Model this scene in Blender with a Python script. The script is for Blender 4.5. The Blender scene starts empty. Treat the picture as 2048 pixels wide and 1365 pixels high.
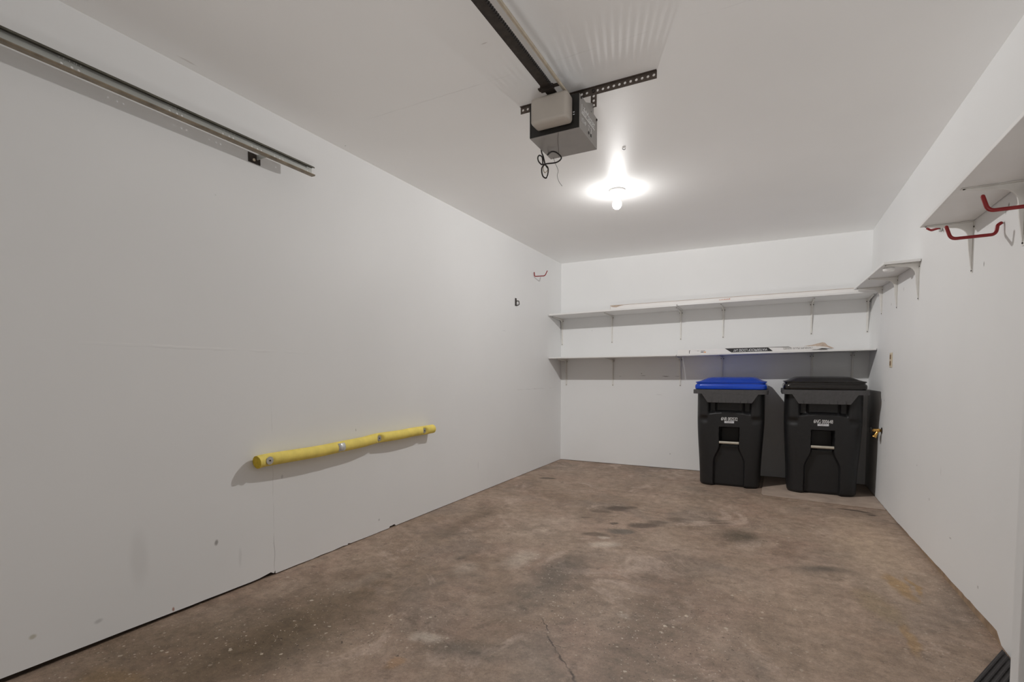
import bpy, bmesh, math, random
from mathutils import Vector, Matrix
random.seed(7)
C = bpy.context.scene.collection
PI = math.pi
RW, RH, RL = 3.157, 2.44, 6.45        # room width, height, length (metres)

# ------------------------------------------------------------------ materials
def mat(name, col, rough=0.5, metal=0.0, spec=0.5, noise=0.0, nscale=20.0, bump=0.0, bscale=60.0, emit=None, estr=0.0, coat=0.0):
    m = bpy.data.materials.new(name); m.use_nodes = True
    nt = m.node_tree; b = nt.nodes['Principled BSDF']
    b.inputs['Base Color'].default_value = (*col, 1)
    b.inputs['Roughness'].default_value = rough
    b.inputs['Metallic'].default_value = metal
    b.inputs['Specular IOR Level'].default_value = spec
    b.inputs['Coat Weight'].default_value = coat
    tc = nt.nodes.new('ShaderNodeTexCoord')
    if noise > 0:
        n = nt.nodes.new('ShaderNodeTexNoise'); n.inputs['Scale'].default_value = nscale
        n.inputs['Detail'].default_value = 5
        nt.links.new(tc.outputs['Object'], n.inputs['Vector'])
        r = nt.nodes.new('ShaderNodeMapRange')
        r.inputs['From Min'].default_value = 0.3; r.inputs['From Max'].default_value = 0.7
        r.inputs['To Min'].default_value = 1 - noise; r.inputs['To Max'].default_value = 1 + noise
        nt.links.new(n.outputs['Fac'], r.inputs['Value'])
        v = nt.nodes.new('ShaderNodeVectorMath'); v.operation = 'SCALE'
        v.inputs[0].default_value = col
        nt.links.new(r.outputs['Result'], v.inputs['Scale'])
        nt.links.new(v.outputs['Vector'], b.inputs['Base Color'])
    if bump > 0:
        n2 = nt.nodes.new('ShaderNodeTexNoise'); n2.inputs['Scale'].default_value = bscale
        n2.inputs['Detail'].default_value = 4
        nt.links.new(tc.outputs['Object'], n2.inputs['Vector'])
        bp = nt.nodes.new('ShaderNodeBump'); bp.inputs['Strength'].default_value = bump
        bp.inputs['Distance'].default_value = 0.003
        nt.links.new(n2.outputs['Fac'], bp.inputs['Height'])
        nt.links.new(bp.outputs['Normal'], b.inputs['Normal'])
    if emit:
        b.inputs['Emission Color'].default_value = (*emit, 1)
        b.inputs['Emission Strength'].default_value = estr
    return m

class NT:
    """small helper for building procedural surface colour"""
    def __init__(s, name, rough=0.5, spec=0.4):
        s.m = bpy.data.materials.new(name); s.m.use_nodes = True
        s.t = s.m.node_tree; s.b = s.t.nodes['Principled BSDF']
        s.b.inputs['Roughness'].default_value = rough
        s.b.inputs['Specular IOR Level'].default_value = spec
        s.pos = s.t.nodes.new('ShaderNodeTexCoord').outputs['Object']
    def n(s, k): return s.t.nodes.new('ShaderNode' + k)
    def l(s, a, b): s.t.links.new(a, b)
    def noise(s, scale, detail=4, vec=None, rough=0.5, dist=0.0):
        x = s.n('TexNoise'); x.inputs['Scale'].default_value = scale; x.inputs['Detail'].default_value = detail
        x.inputs['Roughness'].default_value = rough; x.inputs['Distortion'].default_value = dist
        s.l(vec or s.pos, x.inputs['Vector']); return x
    def rng(s, v, a, b, c, d, smooth=False):
        x = s.n('MapRange')
        if smooth: x.interpolation_type = 'SMOOTHSTEP'
        for k, q in zip(('From Min', 'From Max', 'To Min', 'To Max'), (a, b, c, d)): x.inputs[k].default_value = q
        s.l(v, x.inputs['Value']); return x.outputs['Result']
    def math(s, op, a, b=None):
        x = s.n('Math'); x.operation = op
        for i, q in enumerate((a, b)):
            if q is None: continue
            if isinstance(q, (int, float)): x.inputs[i].default_value = q
            else: s.l(q, x.inputs[i])
        return x.outputs[0]
    def mul(s, a, b): return s.math('MULTIPLY', a, b)
    def mix(s, fac, a, b):
        x = s.n('Mix'); x.data_type = 'RGBA'
        if isinstance(fac, (int, float)): x.inputs[0].default_value = fac
        else: s.l(fac, x.inputs[0])
        for i, q in ((6, a), (7, b)):
            if isinstance(q, tuple): x.inputs[i].default_value = (*q, 1)
            else: s.l(q, x.inputs[i])
        return x.outputs[2]
    def warp(s, amp, scale, detail=3):
        nz = s.noise(scale, detail)
        a = s.n('VectorMath'); a.operation = 'SUBTRACT'; a.inputs[1].default_value = (.5, .5, .5)
        s.l(nz.outputs['Color'], a.inputs[0])
        b = s.n('VectorMath'); b.operation = 'SCALE'; b.inputs['Scale'].default_value = amp
        s.l(a.outputs[0], b.inputs[0])
        c = s.n('VectorMath'); c.operation = 'ADD'
        s.l(s.pos, c.inputs[0]); s.l(b.outputs[0], c.inputs[1]); return c.outputs[0]
    def blob(s, vec, c, r, rot=(0, 0, 0), soft=0.0):
        mp = s.n('Mapping'); mp.vector_type = 'TEXTURE'
        mp.inputs['Location'].default_value = c; mp.inputs['Rotation'].default_value = rot
        mp.inputs['Scale'].default_value = r
        s.l(vec, mp.inputs['Vector'])
        ln = s.n('VectorMath'); ln.operation = 'LENGTH'; s.l(mp.outputs[0], ln.inputs[0])
        return s.rng(ln.outputs['Value'], soft, 1.0, 1.0, 0.0, True)
    def done(s, col, bump=None, bstr=0.2, dist=0.002):
        s.l(col, s.b.inputs['Base Color'])
        if bump is not None:
            bp = s.n('Bump'); bp.inputs['Strength'].default_value = bstr; bp.inputs['Distance'].default_value = dist
            s.l(bump, bp.inputs['Height']); s.l(bp.outputs['Normal'], s.b.inputs['Normal'])
        return s.m

def wall_mat(name, base, marks=(), rough=0.55, spec=0.2):
    """painted board: faint mottling, sparse scuffs, plus given line / spot marks (centre, radii, strength, colour)"""
    k = NT(name, rough, spec)
    a = k.noise(1.6, 2); f = k.rng(a.outputs['Fac'], .3, .7, 0, 1)
    col = k.mix(f, tuple(c * .985 for c in base), tuple(min(1, c * 1.012) for c in base))
    vo = k.n('TexVoronoi'); vo.inputs['Scale'].default_value = 7.0; k.l(k.pos, vo.inputs['Vector'])
    sp = k.rng(vo.outputs['Distance'], .012, .045, 1, 0, True)
    sel = k.noise(1.9, 2); sel = k.rng(sel.outputs['Fac'], .58, .66, 0, 1)
    col = k.mix(k.mul(k.mul(sp, sel), .28), col, tuple(c * .5 for c in base))
    w = k.warp(.012, 14, 1)
    brk = k.rng(k.noise(5.5, 2).outputs['Fac'], .42, .6, 0, 1)
    for c, r, st, cl in marks:
        soft = 0.3
        q = k.blob(w, c, r, soft=soft)
        if max(r) > .25: q = k.mul(q, brk)
        col = k.mix(k.mul(q, st), col, cl)
    return k.done(col)

WB = (.752, .753, .751)
DK = (.10, .085, .07)
M = {}
M['wall_left'] = wall_mat('white_wall_paint_left', WB, [
    ((0, -4.5, 1.2), (.1, .75, .004), .28, (.92, .91, .9)), ((0, -4.4, 1.19), (.1, .7, .003), .25, (.45, .44, .43)),
    ((0, -.75, .91), (.1, .7, .004), .5, (.3, .29, .28)), ((0, -4.106, .5), (.1, .003, .85), .2, (.3, .29, .28)),
    ((0, -4.106, .12), (.1, .003, .14), .5, (.25, .24, .23)), ((0, -4.42, .27), (.1, .012, .02), .6, DK),
    ((0, -4.62, .03), (.1, .007, .014), .8, (.3, .1, .06)), ((0, -5.1, .13), (.1, .015, .012), .5, (.3, .27, .15)),
    ((0, -4.05, .52), (.1, .01, .016), .35, (.3, .3, .3)), ((0, -4.75, .3), (.1, .05, .16), .16, (.4, .39, .38)),
    ((0, -3.5, .72), (.1, .004, .012), .6, DK), ((0, -4.3, .16), (.1, .012, .07), .2, (.4, .4, .4)),
    ((0, -4.9, .1), (.1, .02, .012), .4, (.3, .3, .3)), ((0, -3.3, .09), (.1, .01, .01), .5, (.2, .2, .2)),
    ((0, -2.0, .25), (.1, .006, .05), .3, (.3, .3, .3)), ((0, -1.5, 1.5), (.1, .05, .006), .2, (.4, .4, .4))])
M['wall_back'] = wall_mat('white_wall_paint_back', WB, [
    ((1.02, 0, 1.055), (.04, .1, .006), .4, DK), ((1.27, 0, 1.05), (.05, .1, .006), .7, DK),
    ((1.0, 0, 1.08), (.008, .1, .008), .6, DK), ((1.4, 0, 1.05), (.04, .1, .005), .35, DK),
    ((.75, 0, 1.05), (.02, .1, .006), .3, DK), ((1.2, 0, .84), (.05, .1, .006), .25, (.4, .39, .38)),
    ((1.33, 0, .17), (.01, .1, .01), .5, (.3, .3, .3)), ((.4, 0, 1.6), (.012, .1, .012), .2, (.4, .4, .4))])
M['wall_right'] = wall_mat('white_wall_paint_right', WB, [
    ((RW, -2.906, 1.562), (.1, .006, .016), .8, DK), ((RW, -3.15, 1.745), (.1, .01, .014), .7, DK),
    ((RW, -3.12, 1.725), (.1, .007, .014), .5, DK), ((RW, -3.28, 1.645), (.1, .012, .012), .8, DK),
    ((RW, -.95, 1.62), (.1, .012, .016), .4, DK), ((RW, -1.36, 1.68), (.1, .012, .02), .3, DK),
    ((RW, -.8, .86), (.1, .012, .012), .4, DK), ((RW, -2.2, .35), (.1, .008, .012), .4, DK),
    ((RW, -2.6, .24), (.1, .02, .006), .4, DK), ((RW, -1.9, .5), (.1, .01, .01), .35, DK),
    ((RW, -3.0, .14), (.1, .012, .009), .4, DK), ((RW, -2.4, .55), (.1, .006, .03), .2, DK)])
M['wall_front'] = wall_mat('white_wall_paint_front', WB)
M['ceiling'] = wall_mat('white_ceiling_paint', (.92, .918, .912), [
    ((1.5, -3.775, RH), (1.5, .004, .1), .15, (.40, .39, .38)), ((.6, -3.775, RH), (.8, .004, .1), .12, (.42, .41, .4)),
    ((1.254, -4.01, RH), (.04, .05, .1), .35, (.9, .89, .88)), ((1.254, -4.02, RH), (.02, .004, .1), .5, (.35, .3, .28)),
    ((.05, -4.52, RH), (.008, .05, .1), .3, (.35, .31, .27)), ((1.68, -3.28, RH), (.03, .02, .1), .2, (.9, .89, .88)),
    ((.05, -3.6, RH), (.006, .006, .1), .6, (.2, .2, .2))], rough=.47, spec=.30)

def floor_mat():
    k = NT('worn_concrete_floor', .62, .35)
    big = k.rng(k.noise(.9, 3, dist=.4).outputs['Fac'], .32, .68, 0, 1)
    col = k.mix(big, (.215, .150, .105), (.345, .258, .196))
    red = k.rng(k.noise(2.6, 4, rough=.6).outputs['Fac'], .44, .62, 0, 1)
    col = k.mix(k.mul(red, .5), col, (.320, .214, .165))
    mid = k.rng(k.noise(4.2, 6, rough=.68).outputs['Fac'], .40, .62, 0, 1)
    col = k.mix(k.mul(mid, .5), col, (.36, .275, .215))
    low = k.rng(k.noise(3.1, 5, rough=.66, dist=.8).outputs['Fac'], .50, .62, 0, 1)
    col = k.mix(k.mul(low, .45), col, (.165, .117, .084))
    gy = k.rng(k.noise(1.3, 5, rough=.62, dist=.5).outputs['Fac'], .52, .62, 0, 1)
    col = k.mix(k.mul(gy, .5), col, (.185, .150, .122))
    worn = k.rng(k.noise(2.0, 7, rough=.7, dist=1.0).outputs['Fac'], .575, .64, 0, 1)
    col = k.mix(k.mul(worn, .55), col, (.45, .345, .28))
    blot = k.rng(k.noise(8.5, 4, rough=.65).outputs['Fac'], .60, .68, 0, 1)
    col = k.mix(k.mul(blot, .5), col, (.115, .080, .058))
    f1 = k.rng(k.noise(15, 4, rough=.72).outputs['Fac'], .34, .66, .80, 1.20)
    f2 = k.rng(k.noise(75, 3, rough=.7).outputs['Fac'], .3, .7, .86, 1.14)
    f3 = k.rng(k.noise(260, 2).outputs['Fac'], .3, .7, .88, 1.12)
    fine = k.mul(k.mul(f1, f2), f3)
    w = k.warp(.16, 3.2, 3); w2 = k.warp(.09, 9, 4); w3 = k.warp(.03, 26, 2)
    brown, dark, grey, pale, ochre = (.13, .085, .055), (.085, .062, .048), (.13, .108, .088), (.50, .42, .35), (.34, .205, .075)
    # soft lanes and patches: centre, radii, turn, colour, strength
    for c, r, t, cl, st in [
        ((.55, -4.55), (.42, 1.15), 0, (.10, .068, .036), .85), ((.2, -4.9), (.34, .7), 0, (.10, .068, .036), .6), ((.385, -2.75), (.18, .8), .05, (.12, .08, .05), .6),
        ((1.9, -3.6), (.26, 1.2), 0, brown, .55), ((1.35, -3.4), (.2, .7), -.1, (.12, .10, .08), .7), ((2.17, -2.27), (.24, .26), 0, (.10, .078, .055), .95),
        ((2.62, -2.68), (.26, .09), .35, (.10, .085, .07), .8), ((1.28, -4.26), (.24, .11), .3, (.09, .075, .06), .65), ((.95, -2.6), (.35, .8), 0, pale, .20),
        ((2.5, -3.3), (.4, .8), 0, (.37, .275, .205), .5), ((2.9, -2.2), (.34, 1.3), 0, (.46, .345, .25), .65), ((1.0, -.9), (.9, .5), 0, (.33, .245, .185), .4),
        ((1.6, -1.5), (.9, .25), 0, (.37, .275, .205), .35), ((1.9, -4.6), (.6, .5), 0, (.27, .19, .145), .5)]:
        col = k.mix(k.mul(k.blob(w, (*c, 0), (*r, 1), (0, 0, t)), st), col, cl)
    # oil spots and scuffs
    oil, oil2 = (.085, .060, .045), (.125, .090, .066)
    for c, r, t, cl, st in [
        ((.306, -1.127), (.11, .05), .3, dark, .9), ((1.27, -1.95), (.13, .10), .4, oil, .9), ((1.17, -2.1), (.12, .06), .1, oil2, .85), ((1.36, -1.86), (.07, .05), .3, oil2, .8),
        ((1.557, -2.30), (.17, .08), .5, oil, .8), ((1.35, -2.36), (.04, .03), 0, dark, .85), ((1.45, -2.52), (.12, .08), .4, grey, .9), ((1.62, -2.18), (.10, .06), .2, oil2, .7),
        ((1.3, -2.66), (.11, .06), .2, oil2, .8), ((1.12, -2.3), (.05, .03), 0, oil2, .7), ((2.93, -1.15), (.14, .035), -.3, dark, .85), ((3.03, -1.24), (.035, .03), 0, dark, .8),
        ((1.75, -2.05), (.14, .07), .2, oil2, .6), ((2.02, -1.98), (.12, .06), 0, oil2, .6), ((2.6, -.93), (.05, .02), 0, dark, .4),
        ((2.93, -2.75), (.05, .22), .15, ochre, .6), ((3.0, -2.7), (.02, .16), .1, ochre, .6), ((2.86, -3.35), (.03, .18), 0, ochre, .5),
        ((2.8, -3.05), (.1, .25), .2, (.27, .2, .115), .5), ((1.12, -4.45), (.05, .05), 0, (.3, .17, .08), .5), ((.33, -5.0), (.2, .1), 0, (.2, .13, .06), .5)]:
        col = k.mix(k.mul(k.blob(w2, (*c, 0), (*r, 1), (0, 0, t), .45), st), col, cl)
    for c, r, t, st in [
        ((1.43, -2.82), (.15, .08), .6, .75), ((1.38, -2.69), (.06, .04), .2, .8), ((.47, -3.95), (.10, .26), -.2, .20), ((1.115, -4.25), (.10, .06), .4, .75),
        ((1.066, -3.28), (.13, .22), 0, .55), ((1.85, -2.05), (.12, .05), .1, .3), ((.85, -3.55), (.10, .12), 0, .28), ((1.78, -3.7), (.04, .03), 0, .4)]:
        col = k.mix(k.mul(k.blob(w2, (*c, 0), (*r, 1), (0, 0, t), .1), st), col, pale)
    # crack in the slab
    for c, r, t in [((1.50, -3.93), (.004, .10), .66), ((1.58, -4.05), (.005, .10), .70), ((1.66, -4.145), (.006, .09), .78), ((1.73, -4.22), (.008, .06), .75), ((1.62, -4.06), (.003, .05), 1.6)]:
        col = k.mix(k.mul(k.blob(w3, (*c, 0), (*r, 1), (0, 0, t), .2), .8), col, (.05, .035, .028))
    # exposed aggregate: pale chips and dark pits, thicker toward the door
    sx = k.n('SeparateXYZ'); k.l(k.pos, sx.inputs[0])
    near = k.rng(sx.outputs['Y'], -4.4, -1.4, 1.0, .12)
    patchy = k.rng(k.noise(1.7, 4, dist=.3).outputs['Fac'], .40, .62, .12, 1)
    zone = k.mul(near, patchy)
    w4 = k.warp(.016, 60, 2)
    for sc, thr, cl, st, rr in [(30, .90, (.58, .50, .40), .95, .31), (56, .84, (.54, .46, .38), .9, .32), (105, .86, (.62, .54, .45), .9, .34), (34, .90, (.03, .022, .017), .9, .26), (64, .84, (.04, .03, .023), .9, .30), (120, .82, (.05, .036, .028), .85, .33)]:
        v = k.n('TexVoronoi'); v.inputs['Scale'].default_value = sc
        mp = k.n('Mapping'); mp.inputs['Location'].default_value = (sc * .037, sc * .011, 0); k.l(w4, mp.inputs['Vector']); k.l(mp.outputs[0], v.inputs['Vector'])
        s2 = k.n('SeparateColor'); k.l(v.outputs['Color'], s2.inputs[0])
        pick = k.rng(s2.outputs[0], thr, thr + .02, 0, 1)
        size = k.rng(s2.outputs[1], 0, 1, .45, 1.0)
        shape = k.rng(k.math('DIVIDE', v.outputs['Distance'], size), rr * .75, rr, 1, 0, True)
        col = k.mix(k.mul(k.mul(k.mul(pick, shape), zone), st), col, cl)
    vm = k.n('VectorMath'); vm.operation = 'SCALE'; k.l(col, vm.inputs[0]); k.l(fine, vm.inputs['Scale'])
    b = k.noise(34, 3, rough=.7).outputs['Fac']
    return k.done(vm.outputs[0], b, .35, .003)
M['floor'] = floor_mat()

M['sill'] = mat('dark_stained_sill', (.035, .024, .016), .9, noise=.3, nscale=12)
M['tan_sill'] = mat('raw_board_edge', (.31, .215, .14), .85, noise=.25, nscale=18, bump=.3)
M['shelf'] = mat('white_shelf_laminate', (.76, .752, .742), .38, spec=.4, noise=.02, nscale=5)
M['bracket'] = mat('cream_white_bracket_steel', (.70, .685, .655), .4, spec=.4, noise=.03, nscale=30)
M['screw'] = mat('dark_screw_head', (.04, .035, .032), .45, .6, noise=.2, nscale=200)
M['card_white'] = mat('white_printed_card', (.80, .785, .77), .55, noise=.02, nscale=9)
M['card_brown'] = mat('brown_corrugated_card', (.42, .28, .17), .85, noise=.18, nscale=30)
M['card_tan'] = mat('faded_tan_card', (.50, .40, .325), .8, noise=.15, nscale=30)
M['ink'] = mat('black_print', (.012, .012, .013), .5, noise=.1, nscale=40)
M['ink_grey'] = mat('grey_print', (.33, .32, .31), .55, noise=.1, nscale=40)
M['ink_red'] = mat('faded_red_print', (.60, .32, .24), .6, noise=.2, nscale=200)
M['ink_orange'] = mat('orange_print', (.75, .33, .12), .6, noise=.1, nscale=100)
M['white_ink'] = mat('white_lettering', (.85, .85, .85), .5, noise=.02, nscale=60)
M['label'] = mat('grey_white_label', (.62, .63, .66), .5, noise=.25, nscale=160)
M['yellow'] = mat('yellow_foam', (.84, .68, .17), .75, spec=.2, noise=.10, nscale=14, bump=.15, bscale=80)
M['yellow_end'] = mat('yellow_foam_cut_end', (.58, .42, .05), .85, spec=.2, noise=.15, nscale=60)
M['tape'] = mat('silver_tape', (.62, .62, .60), .4, .3, noise=.2, nscale=70)
M['washer'] = mat('zinc_washer', (.55, .55, .53), .38, .7, noise=.15, nscale=120)
M['zinc'] = mat('galvanised_track_steel', (.52, .53, .50), .4, .35, noise=.12, nscale=9, bump=.05)
M['lip_dark'] = mat('shaded_upper_track_lip', (.10, .095, .075), .45, .5, noise=.3, nscale=20)  # shade under the upper lip put into a darker steel colour
M['lip_brown'] = mat('shaded_lower_track_lip', (.26, .22, .165), .5, .4, noise=.3, nscale=20)  # shaded underside of the track put into a brown steel colour
M['dark_steel'] = mat('dark_brown_steel', (.045, .036, .03), .5, .5, noise=.3, nscale=40)
M['angle'] = mat('weathered_angle_iron', (.11, .088, .075), .5, .4, noise=.2, nscale=40)
M['rod'] = mat('brassy_steel_rod', (.56, .50, .40), .4, .5, noise=.12, nscale=30)
M['opener_grey'] = mat('grey_enamel_case', (.355, .342, .330), .42, .25, noise=.05, nscale=12)
M['opener_black'] = mat('black_plastic_face', (.012, .011, .010), .5, noise=.2, nscale=50)
M['lens'] = mat('milky_plastic_lens', (.47, .43, .385), .35, spec=.5, noise=.03, nscale=10)
M['cord'] = mat('black_rubber_cord', (.02, .017, .016), .5, noise=.2, nscale=60)
M['red'] = mat('red_vinyl_coating', (.25, .010, .012), .38, spec=.5, noise=.06, nscale=40)
M['brass'] = mat('brass', (.72, .43, .13), .22, 1.0, noise=.12, nscale=60)
M['black_handle'] = mat('black_painted_handle', (.015, .012, .010), .4, noise=.1, nscale=60)
M['bin'] = mat('charcoal_moulded_plastic', (.0135, .0135, .0145), .46, spec=.45, noise=.12, nscale=40, bump=.12, bscale=350)
M['bin_rim'] = mat('grey_charcoal_rim_plastic', (.074, .072, .074), .5, spec=.4, noise=.10, nscale=50, bump=.1, bscale=350)
M['lid_blue'] = mat('glossy_blue_plastic', (.003, .058, .50), .22, spec=.5, noise=.05, nscale=10)
M['lid_black'] = mat('glossy_black_plastic', (.012, .010, .009), .2, spec=.5, noise=.10, nscale=10)
M['bar'] = mat('beige_grab_bar', (.47, .43, .36), .4, noise=.06, nscale=40)
M['ivory'] = mat('ivory_plate', (.66, .58, .44), .4, noise=.04, nscale=40)
M['brown_outlet'] = mat('brown_receptacle', (.24, .15, .08), .45, noise=.1, nscale=90)
M['porcelain'] = mat('white_porcelain', (.82, .82, .81), .25, noise=.01, nscale=20)
def bulb_mat():
    m = bpy.data.materials.new('glowing_bulb_glass'); m.use_nodes = True; t = m.node_tree
    t.nodes.remove(t.nodes['Principled BSDF'])
    e = t.nodes.new('ShaderNodeEmission'); e.inputs['Color'].default_value = (1.0, .985, .965, 1); e.inputs['Strength'].default_value = 45.0
    tr = t.nodes.new('ShaderNodeBsdfTransparent'); ad = t.nodes.new('ShaderNodeAddShader')
    t.links.new(e.outputs[0], ad.inputs[0]); t.links.new(tr.outputs[0], ad.inputs[1])
    t.links.new(ad.outputs[0], t.nodes['Material Output'].inputs['Surface']); return m
M['bulb'] = bulb_mat()
M['rubber'] = mat('black_ribbed_rubber', (.018, .015, .016), .6, noise=.3, nscale=30, bump=.3)
M['puck'] = mat('white_puck_plastic', (.88, .88, .87), .3, noise=.01, nscale=30)
M['slab'] = mat('pale_concrete_patch', (.37, .29, .235), .7, noise=.2, nscale=6, bump=.25, bscale=40)

# ------------------------------------------------------------------ geometry helpers
WO = {}
def wloc(o): return WO.get(o.name, Vector((0, 0, 0)))
def obj(name, bm, m, parent=None, smooth=False, bevel=0.0, seg=2, solid=0.0, angle=40):
    off = wloc(parent) if parent else Vector((0, 0, 0))
    if off.length > 0: bmesh.ops.translate(bm, verts=bm.verts, vec=-off)
    me = bpy.data.meshes.new(name)
    bmesh.ops.recalc_face_normals(bm, faces=bm.faces)
    bm.to_mesh(me); bm.free()
    for k in (m if isinstance(m, (list, tuple)) else [m]): me.materials.append(k)
    o = bpy.data.objects.new(name, me); C.objects.link(o)
    if parent: o.parent = parent
    WO[o.name] = off.copy()
    if smooth:
        for p in me.polygons: p.use_smooth = True
        me.set_sharp_from_angle(angle=math.radians(angle))
    if solid:
        s = o.modifiers.new('solid', 'SOLIDIFY'); s.thickness = solid; s.offset = 0
    if bevel:
        b = o.modifiers.new('bevel', 'BEVEL'); b.width = bevel; b.segments = seg; b.limit_method = 'ANGLE'
        b.angle_limit = math.radians(35)
    return o
def thing(name, label, cat, loc=(0, 0, 0), group=None):
    o = bpy.data.objects.new(name, None); C.objects.link(o)
    o.empty_display_size = .05; o.location = loc; WO[o.name] = Vector(loc)
    o['label'] = label; o['category'] = cat
    if group: o['group'] = group
    return o
def tag(o, label, cat, group=None):
    o['label'] = label; o['category'] = cat
    if group: o['group'] = group
    return o
def struct(name, bm, m, parent=None, **k):
    o = obj(name, bm, m, parent, **k)
    if not parent: o['kind'] = 'structure'
    return o
def NB(): return bmesh.new()
def box(bm, x0, x1, y0, y1, z0, z1, mi=0):
    v = [bm.verts.new(p) for p in [(x0, y0, z0), (x1, y0, z0), (x1, y1, z0), (x0, y1, z0), (x0, y0, z1), (x1, y0, z1), (x1, y1, z1), (x0, y1, z1)]]
    for f in [(0, 3, 2, 1), (4, 5, 6, 7), (0, 1, 5, 4), (1, 2, 6, 5), (2, 3, 7, 6), (3, 0, 4, 7)]:
        bm.faces.new([v[i] for i in f]).material_index = mi
    return bm
def hexa(bm, p):
    v = [bm.verts.new(q) for q in p]
    for f in [(0, 3, 2, 1), (4, 5, 6, 7), (0, 1, 5, 4), (1, 2, 6, 5), (2, 3, 7, 6), (3, 0, 4, 7)]: bm.faces.new([v[i] for i in f])
    return bm
def prism(bm, poly, d, fn):
    """extrude 2-D polygon by d; fn maps (u, v, w) to a point"""
    a = [bm.verts.new(fn(u, v, 0)) for u, v in poly]; b = [bm.verts.new(fn(u, v, d)) for u, v in poly]
    n = len(poly); bm.faces.new(a[::-1]); bm.faces.new(b)
    for i in range(n): bm.faces.new([a[i], a[(i + 1) % n], b[(i + 1) % n], b[i]])
    return bm
def smooth_path(pts, n=6, closed=False):
    P = [Vector(p) for p in pts]; out = []
    for i in range(len(P) - 1):
        p0 = P[max(i - 1, 0)]; p1 = P[i]; p2 = P[i + 1]; p3 = P[min(i + 2, len(P) - 1)]
        for k in range(n):
            t = k / n
            out.append(.5 * ((2 * p1) + (p2 - p0) * t + (2 * p0 - 5 * p1 + 4 * p2 - p3) * t * t + (3 * p1 - p0 - 3 * p2 + p3) * t ** 3))
    out.append(P[-1]); return out
def fillet(pts, r, n=5):
    P = [Vector(p) for p in pts]; out = [P[0]]
    for i in range(1, len(P) - 1):
        a, b, c = P[i - 1], P[i], P[i + 1]; d1 = (a - b); d2 = (c - b)
        q = min(r, d1.length * .45, d2.length * .45); s = b + d1.normalized() * q; e = b + d2.normalized() * q
        for k in range(n + 1):
            t = k / n; out.append((1 - t) ** 2 * s + 2 * t * (1 - t) * b + t * t * e)
    out.append(P[-1]); return out
def tube(bm, pts, r, seg=12, round_end=True):
    P = [Vector(p) for p in pts]; rings = []; up = None
    n = len(P)
    if round_end:
        t0 = (P[0] - P[1]).normalized(); t1 = (P[-1] - P[-2]).normalized()
        r0 = r(0) if callable(r) else r; r1 = r(1) if callable(r) else r
        ext0 = [(P[0] + t0 * r0 * q, r0 * math.sqrt(max(0, 1 - q * q))) for q in (.97, .75, .4)]
        ext1 = [(P[-1] + t1 * r1 * q, r1 * math.sqrt(max(0, 1 - q * q))) for q in (.4, .75, .97)]
    else: ext0 = ext1 = []
    L = [(p, rr) for p, rr in ext0] + [(p, r(i / (n - 1)) if callable(r) else r) for i, p in enumerate(P)] + [(p, rr) for p, rr in ext1]
    for i, (p, rr) in enumerate(L):
        a = L[max(i - 1, 0)][0]; b = L[min(i + 1, len(L) - 1)][0]; t = (b - a).normalized()
        if up is None: up = Vector((0, 0, 1)) if abs(t.z) < .9 else Vector((1, 0, 0))
        s = t.cross(up); s = s.normalized() if s.length > 1e-6 else t.orthogonal().normalized()
        up = s.cross(t).normalized()
        rings.append([bm.verts.new(p + (s * math.cos(2 * PI * k / seg) + up * math.sin(2 * PI * k / seg)) * rr) for k in range(seg)])
    for a, b in zip(rings, rings[1:]):
        for k in range(seg): bm.faces.new([a[k], a[(k + 1) % seg], b[(k + 1) % seg], b[k]])
    bm.faces.new(rings[0][::-1]); bm.faces.new(rings[-1])
    return bm
def lathe(bm, prof, seg=28, M4=None):
    """prof: (radius, height) list along local z; M4 places it"""
    M4 = M4 or Matrix.Identity(4); rings = []
    for r, h in prof:
        rings.append([bm.verts.new(M4 @ Vector((r * math.cos(2 * PI * k / seg), r * math.sin(2 * PI * k / seg), h))) for k in range(seg)])
    for a, b in zip(rings, rings[1:]):
        for k in range(seg): bm.faces.new([a[k], a[(k + 1) % seg], b[(k + 1) % seg], b[k]])
    bm.faces.new(rings[0][::-1]); bm.faces.new(rings[-1])
    return bm
def face_to(p, d):
    """matrix at p whose local z points along d"""
    return Matrix.Translation(p) @ Vector(d).to_track_quat('Z', 'Y').to_matrix().to_4x4()
def text(body, name, m, parent, Mx, width, height, extrude=.0004):
    """flat lettering fitted to width x height, centred on Mx (local x right, y up, z out)"""
    cu = bpy.data.curves.new('t', 'FONT'); cu.body = body; cu.align_x = 'LEFT'; cu.extrude = extrude; cu.offset = 0
    cu.size = 1.0
    o = bpy.data.objects.new('t', cu); C.objects.link(o)
    bpy.context.view_layer.update()
    me = bpy.data.meshes.new_from_object(o.evaluated_get(bpy.context.evaluated_depsgraph_get()))
    bpy.data.objects.remove(o); bpy.data.curves.remove(cu)
    xs = [v.co.x for v in me.vertices]; ys = [v.co.y for v in me.vertices]
    x0, x1, y0, y1 = min(xs), max(xs), min(ys), max(ys)
    sx, sy = width / (x1 - x0), height / (y1 - y0)
    for v in me.vertices:
        v.co = Mx @ Vector(((v.co.x - (x0 + x1) / 2) * sx, (v.co.y - (y0 + y1) / 2) * sy, v.co.z))
    bm = NB(); bm.from_mesh(me); bpy.data.meshes.remove(me)
    return obj(name, bm, m, parent)
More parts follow.
